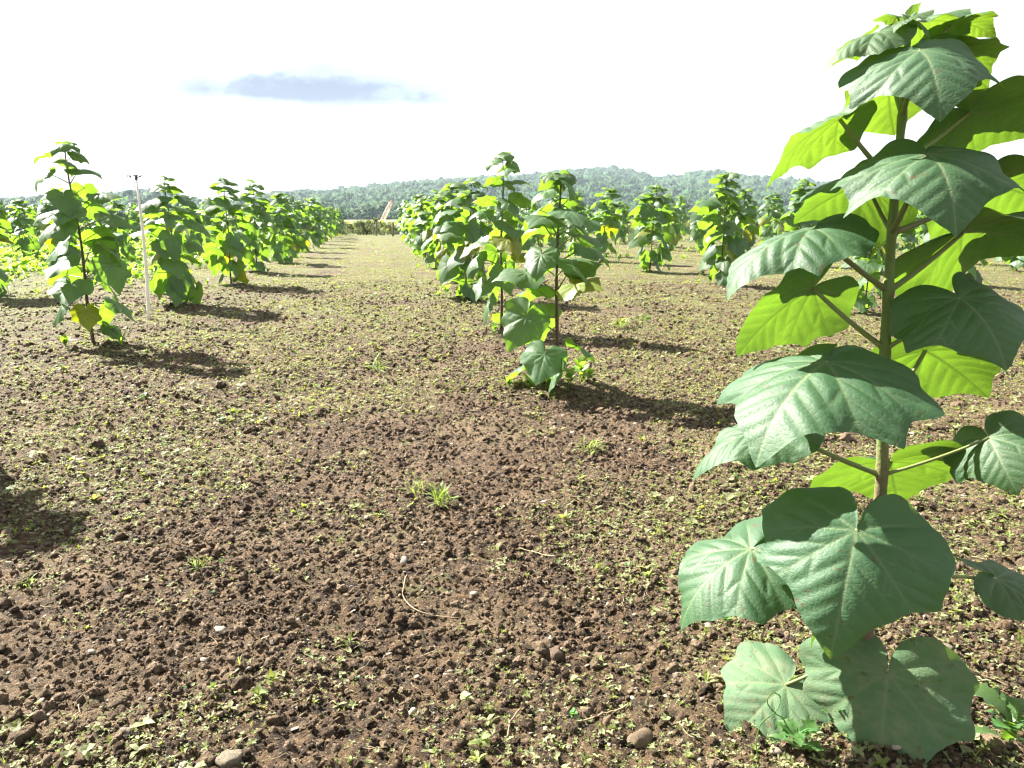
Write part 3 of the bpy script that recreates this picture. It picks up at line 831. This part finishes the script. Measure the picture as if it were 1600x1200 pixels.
def far_crown(k, variant):
    key = (k, variant)
    if key in far_cache: return far_cache[key]
    H = 2.0; parts = []; vein = []; lcs = []; mats_t = []; mats_q = []
    P = stem_pts(H, variant)
    for j, (z, az, s, cls, yel) in enumerate(leaf_plan(H, 900 + variant)):
        b, pt_ = FARP[cls][(j * 7 + variant) % 6]
        M3 = np.array(Matrix.Rotation(az, 3, 'Z')) * s
        v = b[0] @ M3.T + stem_at(P, z)
        parts.append((v, b[1], b[2])); vein.append(b[3]); lcs.append(b[4])
        mi = 2 if yel else (1 if cls == 'up' else 0)
        mats_t += [mi] * len(b[1]); mats_q += [mi] * len(b[2])
    V, T, Q = merge(parts)
    me = fast_mesh('crown', V, T, Q, mats=np.array(mats_t + mats_q))
    add_attr(me, 'vein', np.concatenate(vein)); add_attr(me, 'lc', np.vstack(lcs), 'FLOAT_VECTOR')
    for m_ in (M_LEAF, M_LEAF_YOUNG, M_LEAF_YELLOW): me.materials.append(m_)
    sm = tube_mesh('stem', P, np.interp(P[:, 2], [0, H], [.022, .006]), 5)
    sm.materials.append(M_STEM)
    far_cache[key] = (me, sm); return far_cache[key]

def sapling(row, i, x, y, H, seed):
    d = math.hypot(x, y)
    root = bpy.data.objects.new('sapling', None); COL.objects.link(root)
    root.empty_display_size = 0.1
    root.location = (x, y, gz(x, y) - 0.01)
    rl = np.random.default_rng(seed + 77); root.rotation_euler = (rl.normal(0, .03), rl.normal(0, .03), 0)
    lab = SPECIAL.get((row, i)) or 'young sapling, %s from the front in %s' % (ORD[i], ROWNAME[row])
    root['label'] = lab; root['category'] = 'sapling'; root['group'] = GROUP
    if d > 38:
        cm, sm = far_crown(0, seed % 8)
        root.scale = (1, 1, H / 2.0); root.rotation_euler = (rl.normal(0, .03), rl.normal(0, .03), seed * 2.399)
        obj('crown', cm, None, root); obj('stem', sm, None, root)
        return root
    P = stem_pts(H, seed)
    near = d < 13
    r0 = 0.020 if H > 1.5 else 0.014
    st = obj('stem', tube_mesh('stem', P, np.interp(P[:, 2], [0, H], [r0, .006]), 10 if near else 6), M_STEM, root)
    for j, (z, az, s, cls, yel) in enumerate(leaf_plan(H, seed, ((1.02 if row == 'R1' else 1.02) if near else (1.28 if row[0] == 'R' and row != 'R1' else 1.17)), (.128 if row == 'R1' else .134) if near else .104)):
        p_ = stem_at(P, z); rr = np.random.default_rng(seed * 131 + j)
        rot = (rr.normal(0, .10), rr.normal(0, .12), az)
        if near: me, pm = NEARP[cls][rr.integers(9)]
        else: me, pm = MIDP[cls][rr.integers(9)], None
        o = obj('leaf', me, None, root)
        o.location = p_; o.rotation_euler = rot; o.scale = (s, s * (1 if rr.uniform() < .5 else -1), s)
        if yel:
            o.material_slots[0].link = 'OBJECT'; o.material_slots[0].material = M_LEAF_YELLOW
        if pm is not None: obj('petiole', pm, None, o)
    return root
count = 0
for row, pts in ROWS.items():
    for i, (x, y, H) in enumerate(pts):
        count += 1
        if row == 'R1' and i == 0: continue
        sapling(row, i, x, y, H, 100 + count * 3)

# ------------------------------------------------------------------ the large sapling in the foreground
HD0 = float(np.dot(hero_base - CAMP, FH))
hero = bpy.data.objects.new('sapling', None); COL.objects.link(hero)
hero.location = (hero_base[0], hero_base[1], gz(hero_base[0], hero_base[1]))
hero['label'] = 'large foreground sapling at the right with huge heart-shaped leaves'
hero['category'] = 'sapling'; hero['group'] = GROUP
HB = np.array(hero.location)
spx = [(1340, 1150), (1345, 1100), (1358, 940), (1370, 840), (1378, 742), (1380, 650), (1384, 520), (1388, 455), (1393, 364), (1402, 260), (1411, 170), (1416, 95), (1420, 45), (1422, 28)]
SP = np.array([at_depth(px, py, HD0) for px, py in spx]); SP[0, 2] = HB[2] - .06
hz = SP[:, 2]
fine_z = np.linspace(hz[0], hz[-1], 60)
SPF = np.stack([np.interp(fine_z, hz, SP[:, 0]), np.interp(fine_z, hz, SP[:, 1]), fine_z], 1)
rad_ = np.interp(fine_z, [0, .6, 1.0, 1.5, 1.75, 2.0], [.021, .0175, .0145, .0115, .0095, .006])
for py in (742, 650, 545, 455, 364, 180):
    zz = at_depth(1385, py, HD0)[2]; rad_ = rad_ + .004 * np.exp(-((fine_z - zz) / .012) ** 2)
obj('stem', tube_mesh('stem', SPF - HB, rad_, 16), M_STEM_HERO, hero)
def stem_node(py):
    z = at_depth(1390, py, HD0)[2]
    return np.array([np.interp(z, fine_z, SPF[:, 0]), np.interp(z, fine_z, SPF[:, 1]), z])
# J: petiole joint, T: tip (photo place + distance behind (+) or before (-) the stem), nrm: upper side as (right, up, towards viewer)
HERO = [
 # node_y, J, T, normal, width, kx, ky, lobe, lift, skew, material
 (180, (1438, 79, -.12), (1469, 191, -.26), (.0, .75, .65), 1.25, .7, 1.1, .10, .1, .0, 'h'),      # A
 (364, (1452, 241, -.18), (1494, 371, -.36), (.05, .8, .6), 1.25, .7, 1.0, .11, .1, .0, 'h'),      # B
 (180, (1390, 110, .12), (1398, 212, .26), (-.1, .6, -.75), 1.6, .7, 1.2, .05, .0, .0, 'y'),       # C behind
 (290, (1312, 186, .02), (1197, 300, .02), (-.40, .72, -.48), .75, .9, 1.6, .06, .3, .0, 'y'),      # D left
 (364, (1353, 284, .10), (1240, 350, .24), (-.30, .55, -.78), 1.6, .5, 1.0, .08, .2, .0, 'h'),    # E
 (120, (1372, 51, -.02), (1287, 118, -.03), (-.3, .85, .2), .9, 1.0, 1.6, .06, .2, .0, 'y'),       # F
 (60, (1435, 38, .06), (1516, 52, .10), (.2, .85, -.35), 1.1, .9, 1.3, .05, .2, .0, 'y'),
 (95, (1485, 40, .05), (1556, 62, .08), (.4, .75, -.45), 1.0, 1.1, 1.3, .05, .2, .0, 'y'),
 (55, (1402, 27, .03), (1362, 34, .05), (-.2, .9, -.2), 1.0, .9, 1.2, .03, .2, .0, 'y'),
 (45, (1426, 26, -.03), (1396, 52, -.08), (-.55, .7, .3), .75, .6, 1.2, .03, .2, .0, 'y'),
 (48, (1424, 25, .03), (1440, 3, .05), (.5, .2, .7), .6, -.3, .9, .03, .2, .0, 'y'),
 (48, (1426, 30, -.04), (1452, 62, -.07), (.4, .8, .4), .8, .8, 1.2, .03, .2, .0, 'y'),
 (260, (1514, 176, .05), (1640, 214, .08), (.15, .75, -.60), 1.15, .7, 1.1, .06, .2, .0, 'h'),     # G right
 (455, (1504, 364, .04), (1650, 400, .10), (.1, .78, -.55), 1.25, .7, 1.0, .07, .2, .0, 'h'),      # H right
 (455, (1270, 358, -.04), (1137, 472, -.10), (-.45, .75, .42), .9, .9, 1.5, .09, .2, .1, 'h'),   # I left
 (545, (1270, 450, .02), (1152, 558, .02), (-.32, .45, -.82), 1.05, .6, .9, .03, .1, .0, 'h'),      # J2 backlit
 (655, (1291, 566, -.18), (1181, 731, -.34), (-.30, .72, .62), 1.25, .7, 1.0, .09, .1, .05, 'h'),  # K big
 (545, (1500, 466, -.12), (1572, 580, -.26), (.05, .75, .65), 1.35, .7, 1.0, .09, .3, .0, 'h'),    # L right
 (650, (1446, 548, .10), (1545, 622, .16), (.2, .62, -.75), 1.25, .5, .9, .03, .2, .0, 'h'),       # M
 (742, (1545, 684, -.04), (1592, 775, -.16), (-.45, .7, .55), 1.2, .6, 1.1, .08, .3, .0, 'h'),     # N right
 (742, (1392, 722, .14), (1404, 792, .34), (.0, .72, -.68), 1.2, .5, .7, .06, .1, .0, 'h'),        # O behind
 (742, (1212, 668, .02), (1082, 752, .04), (-.4, .8, .15), .75, 1.2, 1.6, .04, .2, .0, 'h'),       # P left
 (840, (1338, 829, -.20), (1297, 1030, -.32), (-.05, .62, .78), 1.22, .55, .9, .07, .1, .0, 'h'),  # Q big
 (840, (1173, 858, -.02), (1064, 986, -.06), (-.35, .75, .55), 1.0, .8, 1.2, .06, .1, .0, 'h'),    # R left
 (1000, (1387, 1052, -.09), (1370, 1225, -.17), (-.05, .75, .65), 1.25, .4, .7, .05, .1, .0, 'd'), # S
 (1010, (1228, 1070, .02), (1140, 1166, -.06), (-.2, .6, .75), 1.25, .4, .6, .03, .1, .0, 'd'),    # T
 (364, (1548, 292, .14), (1650, 330, .24), (.2, .7, -.6), 1.2, .6, 1.0, .06, .2, .0, 'h'),
 (150, (1476, 92, .10), (1545, 140, .16), (.2, .7, -.65), 1.1, .8, 1.1, .06, .2, .0, 'y'),
 (100, (1352, 60, .05), (1300, 104, .08), (-.3, .7, -.5), .9, .9, 1.3, .06, .2, .0, 'y'),
 (880, (1556, 904, .02), (1650, 952, .02), (.55, .75, .25), 1.0, .7, 1.0, .05, .2, .0, 'h'),       # U
 (900, (1300, 950, .02), (1268, 1012, .02), (-.3, .7, -.6), .8, .7, 1.0, .05, .1, .0, 'h'),         # lime edge under Q
]
MATS = {'h': M_LEAF_HERO, 'y': make_leaf_mat('leaf_young_close', (0.050, 0.112, 0.045), (0.064, 0.130, 0.050), (0.15, 0.26, 0.015), GV, 0.58, 0.46, 0.5, fine=True), 'd': M_LEAF_DUST}
for k, (ny, J, T, nrm, wid, kx, ky, lobe, lift, skew, mk) in enumerate(HERO):
    Jp = at_depth(J[0], J[1], HD0 + J[2]); Tp = at_depth(T[0], T[1], HD0 + T[2])
    if nrm[2] > 0.4: nrm = (nrm[0] - .15, nrm[1], nrm[2] - .27); kx += .4
    v, tri, qd, vein, lc, tip = blade(181, 48, kx, ky, .04, 60 + k, wid, lobe * 1.4, 0.022, lift, skew)
    e = tip / np.linalg.norm(tip); yl = np.array([0, 1.0, 0]); nl = np.cross(e, yl)
    Lm = np.linalg.norm(Tp - Jp) / np.linalg.norm(tip)
    E = (Tp - Jp) / np.linalg.norm(Tp - Jp)
    hint = nrm[0] * CR + nrm[1] * np.array([0, 0, 1.0]) - nrm[2] * FH
    Nw = hint - E * hint.dot(E); Nw /= np.linalg.norm(Nw)
    Yw = np.cross(Nw, E)
    Mloc = np.stack([e, yl, nl], 0); Mw = np.stack([E, Yw, Nw], 1)
    A = Mw @ Mloc * Lm
    v = v @ A.T
    me = blade_mesh('leaf', (v, tri, qd, vein, lc)); me.materials.append(MATS[mk])
    o = obj('leaf', me, None, hero); o.location = Jp - HB
    S0 = stem_node(ny)
    t = np.linspace(0, 1, 12)[:, None]
    mid = (S0 + Jp) / 2 + np.array([0, 0, -0.05 * np.linalg.norm(Jp - S0)])
    pts = (1 - t) ** 2 * S0 + 2 * t * (1 - t) * mid + t ** 2 * Jp
    pr = np.interp(t[:, 0], [0, .12, 1], [.0105, .0078, .0055]) * min(1, max(.35, Lm / .28))
    obj('petiole', tube_mesh('petiole', pts - Jp, pr, 10), M_PETIOLE, o)

# ------------------------------------------------------------------ sprinkler poles
def sprinkler(base, top, label, head=True):
    root = bpy.data.objects.new('sprinkler_pole', None); COL.objects.link(root)
    root.location = base; root['label'] = label; root['category'] = 'sprinkler'
    b = np.zeros(3); tp = np.asarray(top) - np.asarray(base)
    t = np.linspace(-.04, 1, 10)[:, None]
    pts = b + tp * t + np.array([[.03, 0, 0]]) * np.sin(t * PI)
    obj('pole', tube_mesh('pole', pts, np.interp(t[:, 0], [0, .7, 1], [.024, .022, .014]), 12), M_POLE, root)
    if head:
        r1 = tp
        hd = obj('sprinkler_head', tube_mesh('sprinkler_head', [r1, r1 + [0, 0, .015], r1 + [0, 0, .03], r1 + [0, 0, .055], r1 + [0, 0, .07]], [.02, .02, .013, .017, .008], 10), M_BLACK, root)
        obj('nozzle', tube_mesh('nozzle', [r1 + [0, 0, .035], r1 + [.05, -.01, .045], r1 + [.085, -.015, .058]], [.012, .011, .007], 8), M_BLACK, hd)
        obj('swing_arm', tube_mesh('swing_arm', [r1 + [.03, .01, .062], r1 + [-.03, 0, .06], r1 + [-.075, -.01, .05]], [.006, .006, .006], 6), M_BLACK, hd)
        obj('deflector', tube_mesh('deflector', [r1 + [-.068, -.01, .03], r1 + [-.078, -.01, .05], r1 + [-.085, -.01, .068]], [.010, .014, .008], 6), M_BRASS, hd)
        obj('counterweight', tube_mesh('counterweight', [r1 + [-.10, -.01, .052], r1 + [-.115, -.01, .055]], [.011, .011], 8), M_BLACK, hd)
    return root
pb = on_ground(232, 497); pb[2] = gz(pb[0], pb[1])
pt = at_depth(213, 281, float(np.dot(pb - CAMP, FH)))
sprinkler(pb, pt, 'leaning white plastic pole with a black impact sprinkler on top')
pb = on_ground(449, 406); pb[2] = gz(pb[0], pb[1])
sprinkler(pb, pb + np.array([-.05, 0, 1.0]), 'short white riser pole half hidden in the left row', head=False)

# ------------------------------------------------------------------ leaning lattice boom far behind the alley
def bar(a, b, r): return tube([a, b], [r, r], 4)
B0 = at_depth(591, 350, 150); B1 = at_depth(611, 317, 150)
B0[2] -= 1.0
ax = (B1 - B0) / np.linalg.norm(B1 - B0); sd = np.cross(ax, FH); sd /= np.linalg.norm(sd); dp = np.cross(ax, sd)
boom = bpy.data.objects.new('lattice_boom', None); COL.objects.link(boom); boom.location = B0
boom['label'] = 'pale leaning lattice boom with reddish tip rising behind the reeds'; boom['category'] = 'crane boom'
LB = np.linalg.norm(B1 - B0)
cor = [(s1, s2) for s1 in (-1, 1) for s2 in (-1, 1)]
wdt = lambda t: 0.38 - 0.10 * t
pos_ = lambda t, c: ax * LB * t + sd * c[0] * wdt(t) + dp * c[1] * wdt(t)
for c in cor:
    obj('chord', fast_mesh('chord', *bar(pos_(0, c), pos_(1, c), .085)), M_BOOM, boom)
nb_ = 9; parts = []
for k in range(nb_):
    t0, t1 = k / nb_, (k + 1) / nb_
    for (a, b) in ((0, 1), (1, 3), (3, 2), (2, 0)):
        parts.append(bar(pos_(t0, cor[a]), pos_(t1, cor[b]), .055)); parts.append(bar(pos_(t1, cor[a]), pos_(t1, cor[b]), .05))
obj('lacing', fast_mesh('lacing', *merge(parts)), M_BOOM, boom)
tip_p = [bar(pos_(1, c), ax * (LB + .5) + sd * .15, .06) for c in cor] + [bar(pos_(.98, cor[0]), pos_(.98, cor[3]), .09)]
obj('tip', fast_mesh('tip', *merge(tip_p)), M_RED, boom)
# two fence posts in the reeds at the end of the alley
for px, py, lab in ((614, 369, 'dark wooden post at the right end of the alley before the reeds'), (588, 368, 'thin dark post near the middle of the alley end')):
    g_ = on_ground(px, py); g_[1] = min(g_[1], 58.8); zz = gz(g_[0], g_[1])
    o = obj('fence_post', tube_mesh('fence_post', [(0, 0, -.2), (0.01, 0, .5), (0.02, 0, .95), (.02, 0, 1.0)], [.06, .055, .05, .02], 8), M_WOOD, None, lab, 'post')
    o.location = (g_[0], g_[1], zz)

# ------------------------------------------------------------------ single stones, straws and weeds of the foreground
def stone(px, py, size, seed, mat, flat, label):
    g_ = on_ground(px, py); z = gz(g_[0], g_[1])
    me = lump_mesh('stone', 3, 0.38, 1.2, seed, flat, True, 0.12)
    o = obj('stone', me, mat, None, label, 'stone', 'larger stones lying on the soil')
    o.location = (g_[0], g_[1], z + size * flat * .08); o.scale = (size, size * .8, size); o.rotation_euler = (0, .1, seed * 1.3)
stone(868, 1022, .034, 71, M_STONE_TAN, .8, 'rounded tan clod-like stone in the middle of the foreground')
stone(782, 1014, .022, 72, M_STONE_WHITE, .9, 'small white stone with a brown stain left of the tan one')
stone(362, 1194, .038, 73, M_STONE_WHITE, .6, 'largest pale stone, at the bottom edge of the picture')
stone(632, 880, .022, 74, M_STONE_GREY, .9, 'angular grey stone beside a yellow green weed')
stone(1000, 1150, .038, 75, M_STONE_TAN, .8, 'dark brown lump near the bottom, left of the dusty leaves')
stone(120, 712, .05, 76, M_STONE_WHITE, .35, 'flat pale stone above the shadow at the left edge')
stone(140, 735, .035, 77, M_STONE_WHITE, .5, 'white stone at the rim of the shadow on the left')
stone(428, 1003, .020, 78, M_STONE_WHITE, .45, 'flat white pebble left of the middle')
stone(195, 1145, .022, 79, M_STONE_WHITE, .7, 'white upright pebble near the bottom left corner')
stone(820, 1085, .020, 80, M_STONE_TAN, .5, 'flat yellowish stone below the white stained one')
stone(1056, 1058, .014, 81, M_STONE_WHITE, .7, 'pale pebble left of the low dusty leaf')
stone(198, 928, .018, 82, M_STONE_WHITE, .5, 'small white oval pebble left of the middle')
stone(1480, 1017, .024, 83, M_STONE_WHITE, .4, 'pale flat stone right of the big lower leaf')
def straw(pxs, r, label):
    P = np.array([on_ground(*p_) for p_ in pxs]); t = np.linspace(0, len(P) - 1, 14)
    F_ = np.stack([np.interp(t, np.arange(len(P)), P[:, k]) for k in range(2)], 1)
    Z = np.array([gz(a, b) for a, b in F_]); Z = np.maximum(Z, np.convolve(np.pad(Z, 2, 'edge'), np.ones(5) / 5, 'valid')) + .008
    pts = np.column_stack([F_, Z]); c = pts[0].copy()
    o = obj('straw', tube_mesh('straw', pts - c, np.full(14, r), 6), M_STRAW, None, label, 'straw'); o.location = c
straw([(636, 905), (628, 935), (650, 958), (690, 963), (718, 962)], .0028, 'thin curved straw bent like a hook left of the middle')
straw([(900, 1127), (945, 1115), (985, 1098)], .0032, 'straight pale straw lying in the right foreground')
straw([(536, 1002), (556, 996), (578, 998)], .003, 'short brown twig beside a green weed')
straw([(812, 852), (838, 858), (868, 868)], .0026, 'thin pale straw above the middle of the soil')
straw([(793, 1145), (797, 1125), (812, 1105)], .0028, 'short dry root near the bottom middle')
M_WEED_BRIGHT = simple_mat('weed_leaf_bright', (0.12, 0.165, 0.045), 0.6, 0.3, (0.17, 0.21, 0.07), 10, trans=(0.30, 0.40, 0.05), tfac=0.45)
def toothed_leaf(L, W, seed, n=9):
    """lobed weed leaf along +X with a fold and droop"""
    r_ = np.random.default_rng(seed); v = []; q = []
    x = z = 0.0; ang = .6
    for i in range(n + 1):
        t = i / n
        w = W * (math.sin(PI * (0.05 + 0.93 * t)) ** .7) * (1.0 if i % 2 else .55) * (0.4 + .6 * t if t < .5 else 1)
        for s_ in (-1, -.5, 0, .5, 1): v.append((x + (.12 * L / n * abs(s_)), s_ * w, z + .25 * w * abs(s_)))
        x += math.cos(ang) * L / n; z += math.sin(ang) * L / n; ang -= (1.1 + r_.normal(0, .2)) / n
    for i in range(n):
        for k_ in range(4):
            a = i * 5 + k_; q.append((a, a + 5, a + 6, a + 1))
    return fast_mesh('leaf', np.array(v), None, np.array(q))
WL = [toothed_leaf(1.0, .22 + .05 * i, i) for i in range(4)] + [toothed_leaf(1.0, .07, 10 + i, 7) for i in range(3)]
def weed(px, py, size, n, label, mat, kind='lobed', seed=1, up=.5):
    g_ = on_ground(px, py); r_ = np.random.default_rng(seed)
    root = bpy.data.objects.new('weed', None); COL.objects.link(root); root.location = (g_[0], g_[1], gz(g_[0], g_[1]))
    root['label'] = label; root['category'] = 'weed'; root['group'] = 'single weeds in the foreground'
    pts = [(0, 0, -.02), (0, .003, size * .35), (.004, 0, size * .7)]
    obj('stem', tube_mesh('stem', pts, [.003, .0025, .0015], 5), mat, root)
    for k in range(n):
        o = obj('leaf', (WL[r_.integers(4)] if kind == 'lobed' else WL[4 + r_.integers(3)]).copy(), mat, root)
        s_ = size * r_.uniform(.25, .85); o.scale = (s_, s_ * r_.uniform(.8, 1.5), s_)
        sp_ = size * (.16 if kind == 'grass' else .04)
        o.location = (r_.normal(0, sp_), r_.normal(0, sp_), size * (.18 if kind == 'grass' else .6) * r_.uniform(0, 1)); o.rotation_euler = (r_.normal(0, .2), -r_.uniform(-.2, up), r_.uniform(0, 6.28))
weed(1575, 1178, .17, 16, 'leafy green weed with toothed leaves in the bottom right corner', M_WEED_GREEN, 'lobed', 3, .9)
weed(1240, 1185, .10, 16, 'bright green weed at the foot of the dusty lower leaf', M_WEED_GREEN, 'lobed', 4, .7)
weed(1300, 1150, .08, 10, 'low green weed in the shade between the two lowest leaves', M_WEED_GREEN, 'lobed', 14, .6)
weed(690, 785, .17, 44, 'largest feathery yellow green weed clump on the open soil', M_WEED_BRIGHT, 'grass', 5, 1.0)
weed(650, 765, .12, 26, 'small feathery weed joined to the left of the largest clump', M_WEED_BRIGHT, 'grass', 15, 1.0)
weed(935, 888, .065, 26, 'compact bright green weed right of the middle', M_WEED_BRIGHT, 'grass', 6, 1.0)
weed(925, 698, .17, 34, 'sprawling pale weed before the middle foreground sapling', M_WEED_BRIGHT, 'grass', 7, .8)
weed(970, 510, .26, 50, 'rounded fresh green grass tuft right of the middle sapling', M_WEED_BRIGHT, 'grass', 8, 1.0)
weed(987, 552, .16, 6, 'upright thin grass sprig right of the middle sapling', M_WEED_BRIGHT, 'grass', 9, 1.2)
weed(590, 580, .22, 34, 'yellow green weed in the middle of the alley', M_WEED_BRIGHT, 'grass', 10, .9)
weed(548, 1000, .075, 20, 'bright weed beside the short brown twig', M_WEED_BRIGHT, 'grass', 11, 1.0)
weed(190, 976, .035, 9, 'little yellow green weed at the left of the foreground', M_WEED_BRIGHT, 'grass', 12, .9)
weed(750, 1165, .045, 10, 'broad seedling at the bottom edge near the middle', M_WEED_BRIGHT, 'lobed', 13, .5)
weed(310, 882, .09, 18, 'spiky grass seedling left of the middle', M_WEED_BRIGHT, 'grass', 16, 1.1)
weed(45, 912, .10, 18, 'spiky grass seedling at the left edge below the shadow', M_WEED_BRIGHT, 'grass', 17, 1.1)
# bindweed tendril climbing over the low dusty leaf
tp = [at_depth(a, b, HD0 + c) for a, b, c in ((1262, 1150, -.08), (1235, 1128, -.10), (1210, 1115, -.12), (1196, 1096, -.12), (1206, 1080, -.10), (1222, 1088, -.10), (1214, 1112, -.13), (1188, 1128, -.14), (1180, 1160, -.16), (1186, 1195, -.18))]
tp = np.array(tp); tt_ = np.linspace(0, len(tp) - 1, 50)
tpf = np.stack([np.interp(tt_, np.arange(len(tp)), tp[:, k]) for k in range(3)], 1)
for _ in range(4): tpf[1:-1] = (tpf[:-2] + 2 * tpf[1:-1] + tpf[2:]) / 4
vine = obj('bindweed', tube_mesh('bindweed', tpf - tpf[0], np.full(50, .0017), 6), M_WEED_GREEN, None, 'thin green bindweed tendril curling over the low dusty leaf', 'vine')
vine.location = tpf[0]

# ------------------------------------------------------------------ haze in the air between the field and the hills
hm = bpy.data.meshes.new('haze')
hv = [(x, y, z) for z in (-4.0, 92.0) for y in (-70.0, 1400.0) for x in (-1500.0, 1500.0)]
hm.from_pydata(hv, [], [(0, 2, 3, 1), (4, 5, 7, 6), (0, 1, 5, 4), (2, 6, 7, 3), (0, 4, 6, 2), (1, 3, 7, 5)])
mh, nt = new_mat('haze_air')
pv = N(nt, 'ShaderNodeVolumePrincipled'); pv.inputs['Color'].default_value = (0.70, 0.86, 1.0, 1); pv.inputs['Density'].default_value = 0.00028
ho = N(nt, 'ShaderNodeOutputMaterial'); nt.links.new(pv.outputs[0], ho.inputs['Volume'])
obj('haze', hm, mh, None, 'pale haze in the air over the field and hills', 'haze', kind='stuff')
